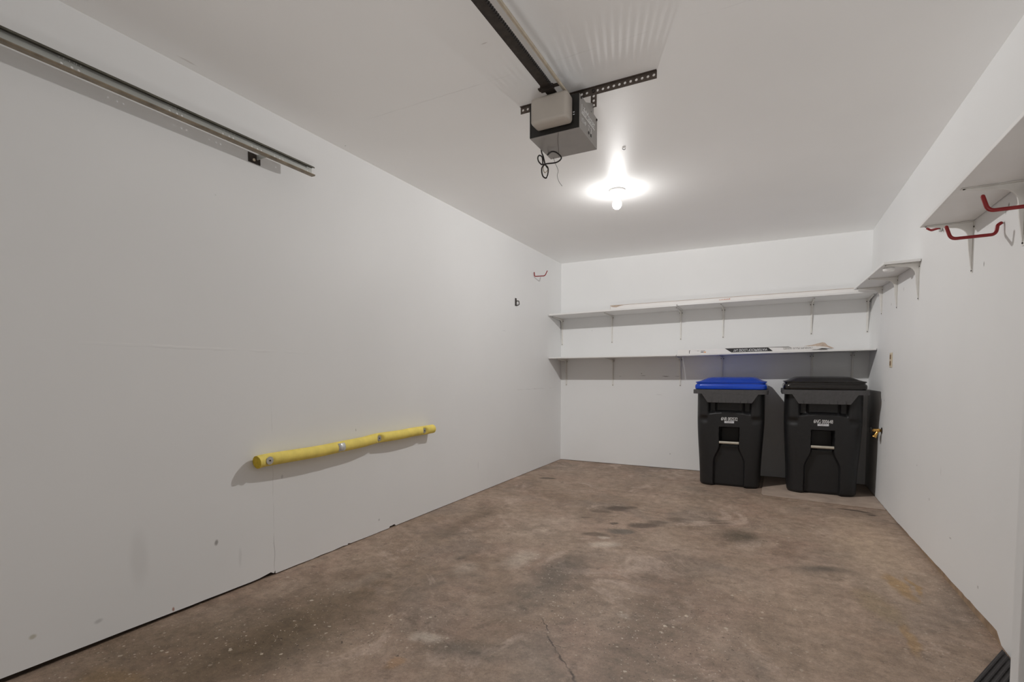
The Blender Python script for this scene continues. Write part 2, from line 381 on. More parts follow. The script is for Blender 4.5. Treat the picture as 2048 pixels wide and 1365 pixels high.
def perf_strip(bm, origin, du, dv, length, width, holes, r, seg=12):
    """flat strip with real round holes; holes = distances along the strip (centred across it)"""
    o = Vector(origin); du = Vector(du); dv = Vector(dv)
    P = lambda a, b: o + du * a + dv * b
    hw = width / 2; cell = min(hw, r * 1.6); cur = 0.0
    def quad(a0, a1):
        if a1 - a0 > 1e-5: bm.faces.new([bm.verts.new(P(a0, -hw)), bm.verts.new(P(a1, -hw)), bm.verts.new(P(a1, hw)), bm.verts.new(P(a0, hw))])
    for h in sorted(holes):
        a0, a1 = h - cell, h + cell
        quad(cur, a0); cur = a1
        ins, out = [], []
        for k in range(seg):
            t = 2 * PI * (k + .5) / seg; c, s = math.cos(t), math.sin(t)
            q = 1 / max(abs(c), abs(s))
            ins.append(bm.verts.new(P(h + r * c, r * s)))
            out.append(bm.verts.new(P(h + cell * max(-1, min(1, c * q)), hw * max(-1, min(1, s * q)))))
        for k in range(seg):
            j = (k + 1) % seg
            f = [out[k], out[j], ins[j], ins[k]]
            bm.faces.new(f)
        for sx, sy in ((1, 1), (-1, 1), (-1, -1), (1, -1)):     # close the corner slivers of the cell
            cor = P(h + sx * cell, sy * hw)
            best = min(range(seg), key=lambda k: ((out[k].co + out[(k + 1) % seg].co) / 2 - cor).length)
            a, b = out[best], out[(best + 1) % seg]
            if (a.co - cor).length > 1e-5 and (b.co - cor).length > 1e-5: bm.faces.new([a, b, bm.verts.new(cor)])
    quad(cur, length)
    bmesh.ops.remove_doubles(bm, verts=bm.verts, dist=1e-5)
    return bm

# ------------------------------------------------------------------ the room
bm = NB(); box(bm, -.2, RW + .2, -RL - .2, .2, -.12, 0); struct('floor', bm, M['floor'])
bm = NB(); box(bm, -.2, RW + .2, -RL - .2, .2, RH, RH + .1); struct('ceiling', bm, M['ceiling'])
def board_wall(name, axis_pts, top, thick_dir, m):
    """wall board whose lower edge follows axis_pts [(x, y, zbottom)]"""
    bm = NB(); d = Vector(thick_dir); F = []; B = []
    for x, y, z in axis_pts:
        F.append((bm.verts.new((x, y, z)), bm.verts.new((x, y, top)))); B.append((bm.verts.new(Vector((x, y, z)) + d), bm.verts.new(Vector((x, y, top)) + d)))
    for i in range(len(F) - 1):
        bm.faces.new([F[i][0], F[i + 1][0], F[i + 1][1], F[i][1]]); bm.faces.new([B[i][0], B[i][1], B[i + 1][1], B[i + 1][0]])
        bm.faces.new([F[i][0], B[i][0], B[i + 1][0], F[i + 1][0]]); bm.faces.new([F[i][1], F[i + 1][1], B[i + 1][1], B[i][1]])
    for i in (0, -1): bm.faces.new([F[i][0], F[i][1], B[i][1], B[i][0]])
    return struct(name, bm, m)
rnd = random.Random(3)
pts = [(0, 0, .003)]
y = -.1
while y > -RL:
    base = .0035 + .001 * rnd.random() if y > -4.1 else .010 + (-y - 4.1) * .011 + .0015 * rnd.random()
    if -3.60 > y > -4.05: base += .003 * rnd.random()
    pts.append((0, y, base)); y -= .06 + .08 * rnd.random()
for a, z in [(-3.13, .004), (-3.14, .018), (-3.17, .014), (-3.19, .015), (-3.235, .004), (-3.56, .006), (-3.58, .012), (-3.62, .008), (-4.02, .006), (-4.1, .006), (-4.104, .024), (-4.13, .022), (-4.2, .013)]:
    pts.append((0, a, z))
pts = sorted(pts + [(0, -RL, .036)], key=lambda q: -q[1])
board_wall('wall_left', pts, RH, (-.012, 0, 0), M['wall_left'])
bm = NB(); box(bm, -.09, -.02, -RL, 0, 0, .09); struct('baseboard_left', bm, M['sill'])
bm = NB(); box(bm, -.12, -.09, -RL, .1, 0, RH); struct('wall_left_backing', bm, M['sill'])
pts = [(x, 0, .004 + .0015 * rnd.random()) for x in [-.012] + [i * .15 for i in range(1, 21)] + [RW + .012]]
board_wall('wall_back', pts, RH, (0, .012, 0), M['wall_back'])
bm = NB(); box(bm, -.09, RW + .09, .02, .09, 0, .09); struct('baseboard_back', bm, M['sill'])
pts = [(RW, 0, .003)]
y = -.1
while y > -RL:
    b = .004 + max(0, (-y - 1.25)) * .021 + .004 * rnd.random()
    if y < -3.22: b = max(.006, .045 - (-y - 3.2) * .5)
    pts.append((RW, y, b)); y -= .03 + .06 * rnd.random()
pts.append((RW, -RL, .006))
board_wall('wall_right', pts, RH, (.012, 0, 0), M['wall_right'])
bm = NB(); box(bm, RW + .008, RW + .09, -RL, -1.35, 0, .09); box(bm, RW + .02, RW + .09, -1.35, 0, 0, .09)
struct('baseboard_right', bm, M['tan_sill'])
bm = NB(); box(bm, -.1, RW + .1, -RL - .1, -RL, 0, RH); struct('wall_front', bm, M['wall_front'])
# white slab standing open beside the camera, hinged on the right-hand wall
bm = NB(); box(bm, 2.757, RW - .004, -4.62, -4.58, .012, 2.05); struct('door_1', bm, M['wall_front'], bevel=.003)
# raised concrete patch below the black bin
bm = NB()
prism(bm, [(2.285, -.05), (2.275, -.88), (2.29, -.925), (RW - .003, -1.035), (RW - .003, -.05)], .008, lambda u, v, w: (u, v, w))
struct('floor_patch', bm, M['slab'], bevel=.002)

# ------------------------------------------------------------------ ceiling lamp
LX, LY = 1.29, -2.134
t = thing('ceiling_lamp', 'bare glowing bulb in a round white porcelain holder on the ceiling', 'lamp', (LX, LY, RH))
dn = face_to((LX, LY, RH), (0, 0, -1))
bm = NB(); lathe(bm, [(.060, .0), (.060, .008), (.052, .016), (.034, .022), (.028, .03), (.026, .047), (.020, .048)], 36, dn); obj('lamp_base', bm, M['porcelain'], t, True, angle=50)
bm = NB(); lathe(bm, [(.012, .048), (.014, .056), (.019, .066), (.026, .080), (.031, .094), (.033, .106), (.031, .119), (.025, .130), (.015, .138), (.004, .141)], 24, dn); obj('bulb', bm, M['bulb'], t, True)

# the light source inside the glass
la = bpy.data.lights.new('bulb_filament', 'POINT'); la.energy = 14.3; la.shadow_soft_size = .020; la.color = (1.0, .988, .972)
la.use_nodes = True; lt = la.node_tree; fo = lt.nodes.new('ShaderNodeLightFalloff'); fo.inputs['Strength'].default_value = 1.0
lt.links.new(fo.outputs['Constant'], lt.nodes['Emission'].inputs['Strength'])
lo = bpy.data.objects.new('bulb_filament', la); C.objects.link(lo); lo.location = (LX, LY, RH - .102)

# unseen fill spot added beside the camera to brighten the ceiling
fl = bpy.data.lights.new('added_ceiling_fill', 'SPOT'); fl.energy = 8.0; fl.spot_size = 2.0; fl.spot_blend = 1.0; fl.shadow_soft_size = .25; fl.color = (1.0, .99, .975)
fl.use_nodes = True; ft = fl.node_tree; ff = ft.nodes.new('ShaderNodeLightFalloff'); ff.inputs['Strength'].default_value = 1.0
ft.links.new(ff.outputs['Constant'], ft.nodes['Emission'].inputs['Strength'])
flo = bpy.data.objects.new('added_ceiling_fill', fl); C.objects.link(flo); flo.location = (2.2, -5.9, .5)
flo.rotation_euler = Vector((0, .6, 1)).to_track_quat('-Z', 'Y').to_euler()

# ------------------------------------------------------------------ shelf boards
def board(name, pts8, label, cat='shelf', group=None):
    bm = NB(); hexa(bm, pts8); return tag(obj(name, bm, M['shelf'], bevel=.0025), label, cat, group)
def back_board(x0, z0, x1, z1, th, yf0=-.41, yf1=-.41):
    g = .003
    return [(x0, yf0, z0), (x1, yf1, z1), (x1, -g, z1 - (z1 - z0) * 0), (x0, -g, z0), (x0, yf0, z0 + th), (x1, yf1, z1 + th), (x1, -g, z1 + th), (x0, -g, z0 + th)]
UA, UB = (.004, 1.757, 1.446, 1.779), (1.450, 1.783, RW - .004, 1.795)
LA, LB = (.004, 1.256, 1.448, 1.262), (1.452, 1.262, RW - .004, 1.286)
G1 = 'white shelf boards on the back wall'
board('shelf_board', back_board(*UA, .019), 'white shelf board of the upper back shelf, left half reaching the left corner', group=G1)
board('shelf_board', back_board(*UB, .019), 'white shelf board of the upper back shelf, right half carrying the longer box', group=G1)
board('shelf_board', back_board(*LA, .015), 'white shelf board of the lower back shelf, empty left half', group=G1)
board('shelf_board', back_board(*LB, .015), 'white shelf board of the lower back shelf, right half under the black printed box', group=G1)
G2 = 'white shelves on the right wall'
def side_board(y0, y1, z, th, depth=.19):
    return [(RW - depth, y0, z), (RW - .003, y0, z), (RW - .003, y1, z), (RW - depth, y1, z), (RW - depth, y0, z + th), (RW - .003, y0, z + th), (RW - .003, y1, z + th), (RW - depth, y1, z + th)]
z_side = 1.786
board('shelf_board', [(2.966, -1.80, 1.786), (RW - .003, -1.83, 1.786), (RW - .003, -.44, 1.822), (2.966, -.44, 1.822), (2.966, -1.80, 1.803), (RW - .003, -1.83, 1.803), (RW - .003, -.44, 1.839), (2.966, -.44, 1.839)],
      'short white shelf on the right wall, overlapping the corner end of the upper back shelf', group=G2)
board('shelf_board', [(2.940, -4.45, 1.80), (RW - .003, -4.45, 1.80), (RW - .003, -2.72, 1.787), (2.960, -2.735, 1.787), (2.940, -4.45, 1.817), (RW - .003, -4.45, 1.817), (RW - .003, -2.72, 1.804), (2.960, -2.735, 1.804)],
      'long white shelf on the right wall above the red hooks', group=G2)

# ------------------------------------------------------------------ shelf brackets
def bracket_proto(arm, drop, w=.020):
    """local: wall is y = 0, shelf underside is z = 0, bracket reaches to -y and down"""
    t = thing('shelf_bracket', 'x', 'bracket')
    bm = NB(); g = .0002
    prism(bm, [(-w / 2, -drop), (w / 2, -drop), (w / 2, -.06), (w * .95, -.035), (w * .95, 0), (-w * .95, 0), (-w * .95, -.035), (-w / 2, -.06)], .0022, lambda u, v, q: (u, -g - q, v))
    obj('wall_arm', bm, M['bracket'], t)
    bm = NB()
    prism(bm, [(-w * .9, -.003), (w * .9, -.003), (w * .9, -.04), (w / 2, -.06), (w / 2, -arm), (-w / 2, -arm), (-w / 2, -.06), (-w * .9, -.04)], .0022, lambda u, v, q: (u, v, -g - q))
    obj('shelf_arm', bm, M['bracket'], t)
    prof = [(-.0025, -.0025), (-arm * .93, -.0025), (-arm * .93, -.006), (-arm * .55, -.017)]
    R0 = .055
    for k in range(9):
        a = k / 8 * PI / 2
        prof.append((-.021 - R0 + R0 * math.sin(a), -.021 - R0 + R0 * math.cos(a)))
    prof += [(-.017, -drop * .55), (-.006, -drop * .93), (-.0025, -drop * .93)]
    bm = NB(); prism(bm, prof, .009, lambda u, v, q: (q - .0045, u, v)); obj('gusset', bm, M['bracket'], t, bevel=.002)
    for x, z in ((-w * .62, -.027), (w * .62, -.027), (0, -drop + .010)):
        bm = NB(); lathe(bm, [(.0042, 0), (.0042, .0015), (.002, .003)], 12, face_to((x, -.0025, z), (0, -1, 0))); obj('screw', bm, M['screw'], t)
    bm = NB(); lathe(bm, [(.0042, 0), (.0042, .0015), (.002, .003)], 12, face_to((0, -arm + .008, -.0025), (0, 0, -1))); obj('screw', bm, M['screw'], t)
    return t
def dup(root, loc, rz, label, group):
    r = root.copy(); C.objects.link(r)
    for ch in list(root.children):
        c = ch.copy(); C.objects.link(c); c.parent = r
    r.location = loc; r.rotation_euler = (0, 0, rz); r['label'] = label; r['group'] = group
    return r
def zline(b, x): return b[1] + (b[3] - b[1]) * (x - b[0]) / (b[2] - b[0])
big = bracket_proto(.32, .325); first = True
rows = [
  ('brackets under the upper back shelf', [(.016, UA), (.648, UA), (1.428, UA), (1.863, UB), (2.676, UB), (3.136, UB)],
   ['white bracket under the upper back shelf, right in the left wall corner', 'white bracket under the upper back shelf, next after the left corner one',
    'white bracket under the upper back shelf, at the joint of its two boards', 'white bracket under the upper back shelf, just right of the board joint',
    'white bracket under the upper back shelf, above the torn end of the printed box', 'white bracket under the upper back shelf, in the right corner below the short side shelf']),
  ('brackets under the lower back shelf', [(.074, LA), (.662, LA), (1.430, LA), (1.861, LB), (2.686, LB), (3.024, LB)],
   ['white bracket under the lower back shelf, nearest the left wall', 'white bracket under the lower back shelf, second from the left wall',
    'white bracket under the lower back shelf, at the board joint left of the blue-lidded bin', 'white bracket under the lower back shelf, directly over the blue lid',
    'white bracket under the lower back shelf, over the left part of the black lid', 'white bracket under the lower back shelf, over the right part of the black lid'])]
for grp, spots, labels in rows:
    for (x, b), lab in zip(spots, labels):
        loc = (x, -.0002, zline(b, x) - .0004)
        if first:
            big.location = loc; big['label'] = lab; big['group'] = grp; first = False
        else: dup(big, loc, 0, lab, grp)
small = bracket_proto(.185, .238)
sp = [(-.565, 1.8180, 'white bracket under the short side shelf, at its far end by the corner', 'brackets under the short side shelf'),
      (-1.155, 1.8022, 'white bracket under the middle of the short side shelf', 'brackets under the short side shelf'),
      (-1.785, 1.785, 'white bracket under the short side shelf, at its near end by the round puck', 'brackets under the short side shelf'),
      (-2.757, 1.786, 'white bracket under the long side shelf, at its far end behind the complete red hook', 'brackets under the long side shelf'),
      (-3.30, 1.7905, 'white bracket under the long side shelf, cut by the picture edge above a red hook', 'brackets under the long side shelf')]
for i, (y, z, lab, grp) in enumerate(sp):
    if i == 0:
        small.location = (RW - .0002, y, z); small.rotation_euler = (0, 0, -PI / 2); small['label'] = lab; small['group'] = grp
    else: dup(small, (RW - .0002, y, z), -PI / 2, lab, grp)

# round white puck under the short side shelf
bm = NB(); lathe(bm, [(.030, 0), (.034, .004), (.034, .014), (.028, .022), (.014, .026)], 28, face_to((3.022, -1.640, 1.789), (0, 0, -1)))
tag(obj('puck_light', bm, M['puck'], smooth=True), 'small round white puck under the near end of the short side shelf', 'light')

# ------------------------------------------------------------------ boxes on the back shelves
def zu(x): return zline(UA if x < 1.448 else UB, x) + .019
def zl(x): return zline(LB, x) + .015
# long white carton on the upper shelf
x0, x1 = .742, 3.12; yf, yb = -.402, -.30; hgt = .030
t = thing('long_carton', 'very long flat white carton with brown edges lying on the upper back shelf', 'box', (x0, yf, zu(x0)))
zb0, zb1 = zu(1.44) + .0045 - .02, zu(x1) + .001
def zt_(x): return zb0 + .0 + (zb1 - zb0) * (x - x0) / (x1 - x0)
zb0 = 1.7975; zb1 = 1.8145
zm = zb0 + (zb1 - zb0) * (1.45 - x0) / (x1 - x0)
bm = NB(); prism(bm, [(x0, zu(x0) + .001), (1.4475, 1.7992), (1.4495, zm), (x1, zb1), (x1, zb1 + hgt), (x0, zb0 + hgt)], yb - yf, lambda u, v, w: (u, yf + w, v)); obj('carton_body', bm, M['card_white'], t)
bm = NB(); hexa(bm, [(x0 - .004, yf - .003, zb0 + hgt), (x1, yf - .003, zb1 + hgt), (x1, yb, zb1 + hgt), (x0 - .004, yb, zb0 + hgt), (x0 - .004, yf - .003, zb0 + hgt + .003), (x1, yf - .003, zb1 + hgt + .003), (x1, yb, zb1 + hgt + .010), (x0 - .004, yb, zb0 + hgt + .010)]); obj('top_flap', bm, M['card_tan'], t)
bm = NB()
prism(bm, [(x0 + .004, zb0 + hgt - .001), (x0 + .155, zb0 + hgt + .002), (x0 + .10, zb0 + hgt - .010), (x0 + .066, zb0 + .010), (x0 + .035, zb0 + .013), (x0 + .012, zb0 + hgt - .012)], .0015, lambda u, v, w: (u, yf - .0025 + w, v))
obj('torn_patch', bm, M['card_tan'], t)
bm = NB(); box(bm, x0 - .0025, x0 - .0005, yf - .0005, yb, zu(x0) + .002, zb0 + hgt); obj('end_flap', bm, M['card_tan'], t)
bm = NB()
for k in range(9):
    xx = 1.853 + k * .0115; zz = zb0 + (zb1 - zb0) * (xx - x0) / (x1 - x0)
    hh = [.006, .005, .009, .006, .011, .009, .011, .010, .014][k]
    box(bm, xx, xx + .008, yf - .0006, yf - .0002, zz + .006, zz + .006 + hh)
obj('red_print', bm, M['ink_red'], t)
# printed flooring carton on the lower shelf
x0, x1 = 1.462, 2.79; yf, yb = -.404, -.22; hgt = .050
def zc(x): return zl(x) + .001
t = thing('flooring_carton', 'white carton with upside-down black print and a torn end on the lower back shelf', 'box', (x0, yf, zc(x0)))
bm = NB(); hexa(bm, [(x0, yf, zc(x0)), (x1, yf, zc(x1)), (x1, yb, zc(x1)), (x0, yb, zc(x0)), (x0, yf, zc(x0) + hgt - .004), (x1 - .10, yf, zc(x1) + hgt - .012), (x1 - .10, yb, zc(x1) + hgt - .012), (x0, yb, zc(x0) + hgt - .004)]); obj('carton_body', bm, M['card_white'], t)
def P2(x, h, e=.0007): return (x, yf - e, zc(x) + h)
bm = NB()
prism(bm, [(1.915, .044), (1.975, .004), (2.340, .004), (2.300, .0395)], .0005, lambda u, v, w: (u, yf - .0008 + w, zc(u) + v)); obj('black_band', bm, M['ink'], t)
bm = NB()
prism(bm, [(1.910, .0465), (1.917, .0425), (2.300, .0395), (2.495, .032), (2.470, .044)], .0005, lambda u, v, w: (u, yf - .0006 + w, zc(u) + v)); obj('grey_band', bm, M['ink_grey'], t)
slope = math.atan((LB[3] - LB[1]) / (LB[2] - LB[0]))
def carton_mx(x, h):   # upside-down print on the front face
    return Matrix.Translation((x, yf - .0012, zc(x) + h)) @ Matrix.Rotation(-slope, 4, 'Y') @ Matrix.Rotation(PI / 2, 4, 'X') @ Matrix.Rotation(PI, 4, 'Z')
text('WATERPROOF LOOSE LAY', 'band_lettering', M['white_ink'], t, carton_mx(2.142, .0215), .300, .0235)
text('TITANIUM PLUS SERIES', 'title_lettering', M['ink_grey'], t, carton_mx(2.560, .0240), .265, .017)
def pr(n, m, *b):
    bm = NB(); box(bm, b[0], b[1], yf - .0007, yf - .0002, zc(b[0]) + b[2], zc(b[0]) + b[3]); obj(n, bm, m, t)
bm = NB(); prism(bm, [(1.575, .006), (1.580, .006), (1.580, .031), (1.587, .031), (1.587, .036), (1.575, .036)], .0005, lambda u, v, w: (u, yf - .0007 + w, zc(1.58) + v)); obj('bracket_mark', bm, M['ink'], t)
pr('rule_line', M['ink_grey'], 1.625, 1.650, .034, .0350)
for xx in (1.654, 1.666): pr('care_symbol', M['ink_grey'], xx, xx + .006, .026, .033)
pr('text_line', M['ink_grey'], 1.688, 1.730, .026, .032)
pr('text_line', M['ink'], 1.688, 1.716, .013, .020)
bm = NB(); box(bm, 1.718, 1.738, yf - .0007, yf - .0002, zc(1.72) + .010, zc(1.72) + .020); obj('orange_mark', bm, M['ink_orange'], t)
bm = NB()   # torn flap of the right-hand end, folded upward
F = [(2.60, .044), (2.66, .050), (2.705, .062), (2.745, .071), (2.765, .066), (2.785, .040), (2.835, .012), (2.70, .010), (2.665, .022), (2.65, .040)]
v = [bm.verts.new((x, yf + .004 + .03 * max(0, h - .03) / .04 - (.012 if x > 2.72 else 0), zc(min(x, 2.83)) + h)) for x, h in F]
bm.faces.new(v); obj('torn_flap', bm, [M['card_tan']], t, solid=.003)
bm = NB(); prism(bm, [(2.655, .008), (2.67, .034), (2.72, .036), (2.78, .026), (2.815, .010)], .002, lambda u, v, w: (u, yf - .012 + w, zc(u) + v)); obj('torn_paper', bm, M['card_white'], t)
bm = NB(); prism(bm, [(2.70, .006), (2.74, .016), (2.79, .012), (2.83, .006)], .001, lambda u, v, w: (u, yf - .0145 + w, zc(u) + v)); obj('end_opening_shade', bm, M['ink'], t)  # flat black piece painting the dark inside of the torn end

# ------------------------------------------------------------------ wheeled bins
def sst(a, b, x):
    t = max(0, min(1, (x - a) / (b - a))); return t * t * (3 - 2 * t)
def lerp(a, b, t): return a + (b - a) * t
def rrect(hw, yf, yb, rx, ry, nf=110, nc=9, ns=10, nb=14):
    """closed ring: front (dense) -> right corner -> right side -> back -> left"""
    P = []
    for i in range(nf): P.append((lerp(-(hw - rx), hw - rx, i / (nf - 1)), yf, 1.0))
    for i in range(1, nc): a = i / nc * PI / 2; P.append((hw - rx + rx * math.sin(a), yf + ry - ry * math.cos(a), 1 - i / nc))
    rb = min(.05, rx)
    for i in range(ns): P.append((hw, lerp(yf + ry, yb - rb, i / (ns - 1)), 0))
    for i in range(1, 6): a = i / 6 * PI / 2; P.append((hw - rb + rb * math.cos(a), yb - rb + rb * math.sin(a), 0))
    for i in range(nb): P.append((lerp(hw - rb, -(hw - rb), i / (nb - 1)), yb, 0))
    for i in range(1, 6): a = i / 6 * PI / 2; P.append((-(hw - rb) - rb * math.sin(a), yb - rb + rb * math.cos(a), 0))
    for i in range(ns): P.append((-hw, lerp(yb - rb, yf + ry, i / (ns - 1)), 0))
    for i in range(1, nc): a = i / nc * PI / 2; P.append((-(hw - rx) - rx * math.cos(a), yf + ry - ry * math.sin(a), i / nc))
    return P
def loft(bm, rings, cap0=True, cap1=True):
    R = [[bm.verts.new(p) for p in r] for r in rings]; n = len(R[0])
    for a, b in zip(R, R[1:]):
        for k in range(n): bm.faces.new([a[k], a[(k + 1) % n], b[(k + 1) % n], b[k]])
    if cap0: bm.faces.new(R[0][::-1])
    if cap1: bm.faces.new(R[-1])
    return bm
def make_bin(cx, z0, label, number, lid_m, lid_part_label, scale=1.0):
    t = thing('wheeled_bin', label, 'bin', (cx, 0, z0), 'wheeled bins by the back wall')
    S = lambda p: (cx + p[0] * scale, p[1], z0 + p[2])
    def chan(z): return lerp(.132, .082, sst(.235, .395, z))
    rings = []; nz = 124; H = .905
    for j in range(nz + 1):
        z = H * j / nz
        hw = lerp(.264, .290, sst(0, .66, z)) + (.008 if z > .66 else .008 * sst(.62, .66, z)) * 0
        yf = -.712 - .030 * z / .9; yb = -.115 + .02 * z
        rx = lerp(.125, .085, sst(0, .8, z)); ry = lerp(.100, .075, sst(0, .8, z))
        if z < .02: sh = (1 - z / .02) * .010; hw -= sh; yf += sh
        ring = []
        for x, y, fr in rrect(hw, yf, yb, rx, ry):
            ax = abs(x); d = 0.0
            if fr > 0:
                inn = 1 - sst(chan(z) - .008, chan(z) + .008, ax)
                if z < .575: d += inn * (lerp(.046, .150, sst(.392, .415, z)) * (1 - sst(.560, .573, z)) if z > .3 else .046)
                up = (1 - sst(.168, .186, ax)) * sst(.690 + .018 * (1 - min(1, ax / .17) ** 2), .722 + .01 * (1 - min(1, ax / .17) ** 2), z)
                d += up * .042
                rib = max(0, 1 - abs(ax - .118) / .012)
                d -= up * rib * .018
                col = sst(.180, .200, ax) * (1 - sst(.262, .285, ax)) * sst(.655, .69, z)
                d -= .013 * col
                d += .012 * sst(.60, .64, z) * (1 - sst(.645, .68, z)) * sst(.18, .215, ax) * fr
                foot = sst(.195, .22, ax) * (1 - sst(.03, .05, z)); d += .0 * foot
                d *= min(1, fr + .4)
                if z < .012 and ax < .145: pass
            ring.append(S((x, y + d, z)))
        rings.append(ring)
    bm = NB(); loft(bm, rings); obj('body', bm, M['bin'], t, True, angle=50)
    # rim
    bm = NB(); o = [rrect(.322, -.785, -.07, .05, .05), rrect(.322, -.785, -.07, .05, .05), rrect(.300, -.765, -.09, .04, .04), rrect(.29, -.75, -.1, .04, .04)]
    loft(bm, [[S((x, y, z)) for x, y, _ in r] for r, z in ((o[3], .893), (o[0], .888), (o[1], .926), (o[2], .929))]); obj('rim', bm, M['bin_rim'], t, True, angle=40)
    # front lifting panel with ribs
    bm = NB(); prism(bm, [(-.243, .890), (-.190, .806), (.190, .806), (.243, .890)], .010, lambda u, v, w: S((u, -.7825 + w + (v - .806) * -.02, v)))
    for k in range(6):
        x = -.155 + k * .062
        a = [S((x - .005, -.7835, .808)), S((x + .005, -.7835, .808)), S((x, -.7835, .85)), S((x, -.790, .808))]
        vv = [bm.verts.new(q) for q in a]
        for f in ((0, 1, 3), (1, 2, 3), (2, 0, 3), (0, 2, 1)): bm.faces.new([vv[i] for i in f])
    obj('front_panel', bm, M['bin_rim'], t, bevel=.0012)
    # lid
    def LR(g, z, ry=.05): return [S((x, y, z)) for x, y, _ in rrect(.309 - g, -.772 + g, -.06 - g * .5, max(.01, .055 - g * .2), max(.01, .055 - g * .2))]
    prof = [(.010, .930), (.002, .934), (-.001, .948), (.000, .966), (.006, .976), (.012, .978), (.012, .990), (.004, .992), (.003, .999), (.012, 1.002), (.026, 1.004)]
    R = [LR(g, z) for g, z in prof]
    def DR(gx, gf, z): return [S((x, y, z)) for x, y, _ in rrect(.309 - gx, -.772 + gf, -.10, .04, .05)]
    R += [DR(.050, .06, 1.012), DR(.078, .12, 1.027), DR(.098, .18, 1.038), DR(.118, .24, 1.042), DR(.16, .32, 1.044)]
    bm = NB(); loft(bm, R); o = obj('lid', bm, lid_m, t, True, angle=32); o['label'] = lid_part_label
    # grab bar across the window
    bm = NB(); tube(bm, [S((-.086, -.716, .424)), S((.086, -.716, .424))], .0125, 16, False); o = obj('grab_bar', bm, M['bar'], t, True); o['label'] = 'beige grab bar'
    yt = lambda z: -.712 - .030 * z / .9 - .0012
    mx = lambda z, x=0.0: Matrix.Translation(S((x, yt(z), z))) @ Matrix.Rotation(PI / 2 - .033, 4, 'X')
    o = text(number, 'number_lettering', M['white_ink'], t, mx(.652), .142 * scale, .031); o['label'] = 'white number ' + number
    bm = NB(); prism(bm, [(-.042, -.010), (.042, -.010), (.042, .010), (-.042, .010)], .0006, lambda u, v, w: mx(.622) @ Vector((u * scale, v, -w))); obj('barcode_label', bm, M['label'], t)
    bm = NB(); r2 = random.Random(5); x = -.024
    while x < .024:
        w = .0012 + .0022 * r2.random(); prism(bm, [(x, -.003), (x + w, -.003), (x + w, .006), (x, .006)], .0003, lambda u, v, q: mx(.622) @ Vector((u * scale, v, .0004 - q))); x += w + .0025
    obj('barcode_print', bm, M['ink_grey'], t)
    # rear handle and wheels
    bm = NB(); tube(bm, [S((-.24, -.075, .90)), S((-.22, -.035, .955)), S((.22, -.035, .955)), S((.24, -.075, .90))], .013, 10); obj('handle', bm, M['bin'], t, True)
    for s in (-1, 1):
        bm = NB(); lathe(bm, [(.02, -.024), (.105, -.024), (.115, -.016), (.115, .016), (.105, .024), (.02, .024)], 32, Matrix.Translation(S((s * .235, -.125, .1165))) @ Matrix.Rotation(PI / 2, 4, 'Y'))
        w = obj('wheel', bm, M['cord'], t, True, angle=30)
    return t
b1 = make_bin(1.990, .0, 'charcoal wheeled bin with a bright blue lid, numbered 6NR 002532, by the back wall', '6NR 002532', M['lid_blue'], 'bright blue lid')
b2 = make_bin(2.742, .0082, 'charcoal wheeled bin with a black lid, numbered 6NG 000648, in the right back corner', '6NG 000648', M['lid_black'], 'black lid', 1.005)

# ------------------------------------------------------------------ garage door opener hanging from a slotted angle
AY = -3.5
xa, xb = 1.168, 1.850
t = thing('door_opener', 'grey garage door opener with milky lens hanging from a slotted bar on the ceiling', 'garage door opener', (1.4475, AY, RH))
ox0, ox1, oy0, oy1, oz0, oz1 = 1.317, 1.560, -3.707, -3.456, 2.166, 2.314
bm = NB()
prism(bm, [(oy0, oz0), (oy1, oz0), (oy1, oz1 - .002), (oy0 + .17, oz1), (oy0 + .165, oz1 - .010), (oy0 + .09, oz1 - .010), (oy0 + .085, oz1), (oy0, oz1)], ox1 - ox0, lambda u, v, w: (ox0 + w, u, v))
obj('case', bm, M['opener_grey'], t, bevel=.002)
bm = NB(); box(bm, ox0 + .002, ox1 - .001, oy0 - .004, oy0 - .0003, oz0 + .001, oz1 - .001); obj('face_plate', bm, M['opener_black'], t)
# milky light cover on the face towards the door
bm = NB(); box(bm, 1.357, 1.532, oy0 - .083, oy0 - .0045, 2.184, 2.303)
o = obj('lens', bm, M['lens'], t)
es = o.modifiers.new('bevel', 'BEVEL'); es.width = .017; es.segments = 5; es.limit_method = 'ANGLE'
for p in o.data.polygons: p.use_smooth = True
o['label'] = 'milky plastic light cover'
bm = NB()
for z in (2.224, 2.234): box(bm, 1.531, 1.538, oy0 - .0048, oy0 - .004, z, z + .004)
obj('vent_slots', bm, M['label'], t)
smx = lambda y, z: Matrix.Translation((ox1 + .0012, y, z)) @ Matrix.Rotation(PI / 2, 4, 'Z') @ Matrix.Rotation(PI / 2, 4, 'X')
text('LiftMaster', 'name_lettering', M['white_ink'], t, smx(-3.590, 2.262), .185, .034)
bm = NB(); prism(bm, [(-3.684, 2.238), (-3.497, 2.238), (-3.497, 2.243), (-3.684, 2.243)], .001, lambda u, v, w: (ox1 + .0004 + w, u, v)); obj('underline', bm, M['white_ink'], t)
text('1/2 HP', 'power_lettering', M['white_ink'], t, smx(-3.652, 2.213), .060, .020)
for yy, ch in ((-3.583, '7'), (-3.552, '3')):
    text(ch, 'dial_lettering', M['white_ink'], t, smx(yy, 2.214), .014, .024)
    bm = NB(); box(bm, ox1 + .0004, ox1 + .002, yy - .004, yy + .006, 2.188, 2.199); obj('dial_slot', bm, M['opener_black'], t)
for yy, zz in ((-3.690, 2.302), (-3.468, 2.302)):
    bm = NB(); lathe(bm, [(.006, 0), (.006, .002), (.003, .004)], 10, face_to((ox1 + .0003, yy, zz), (1, 0, 0))); obj('screw', bm, M['screw'], t)
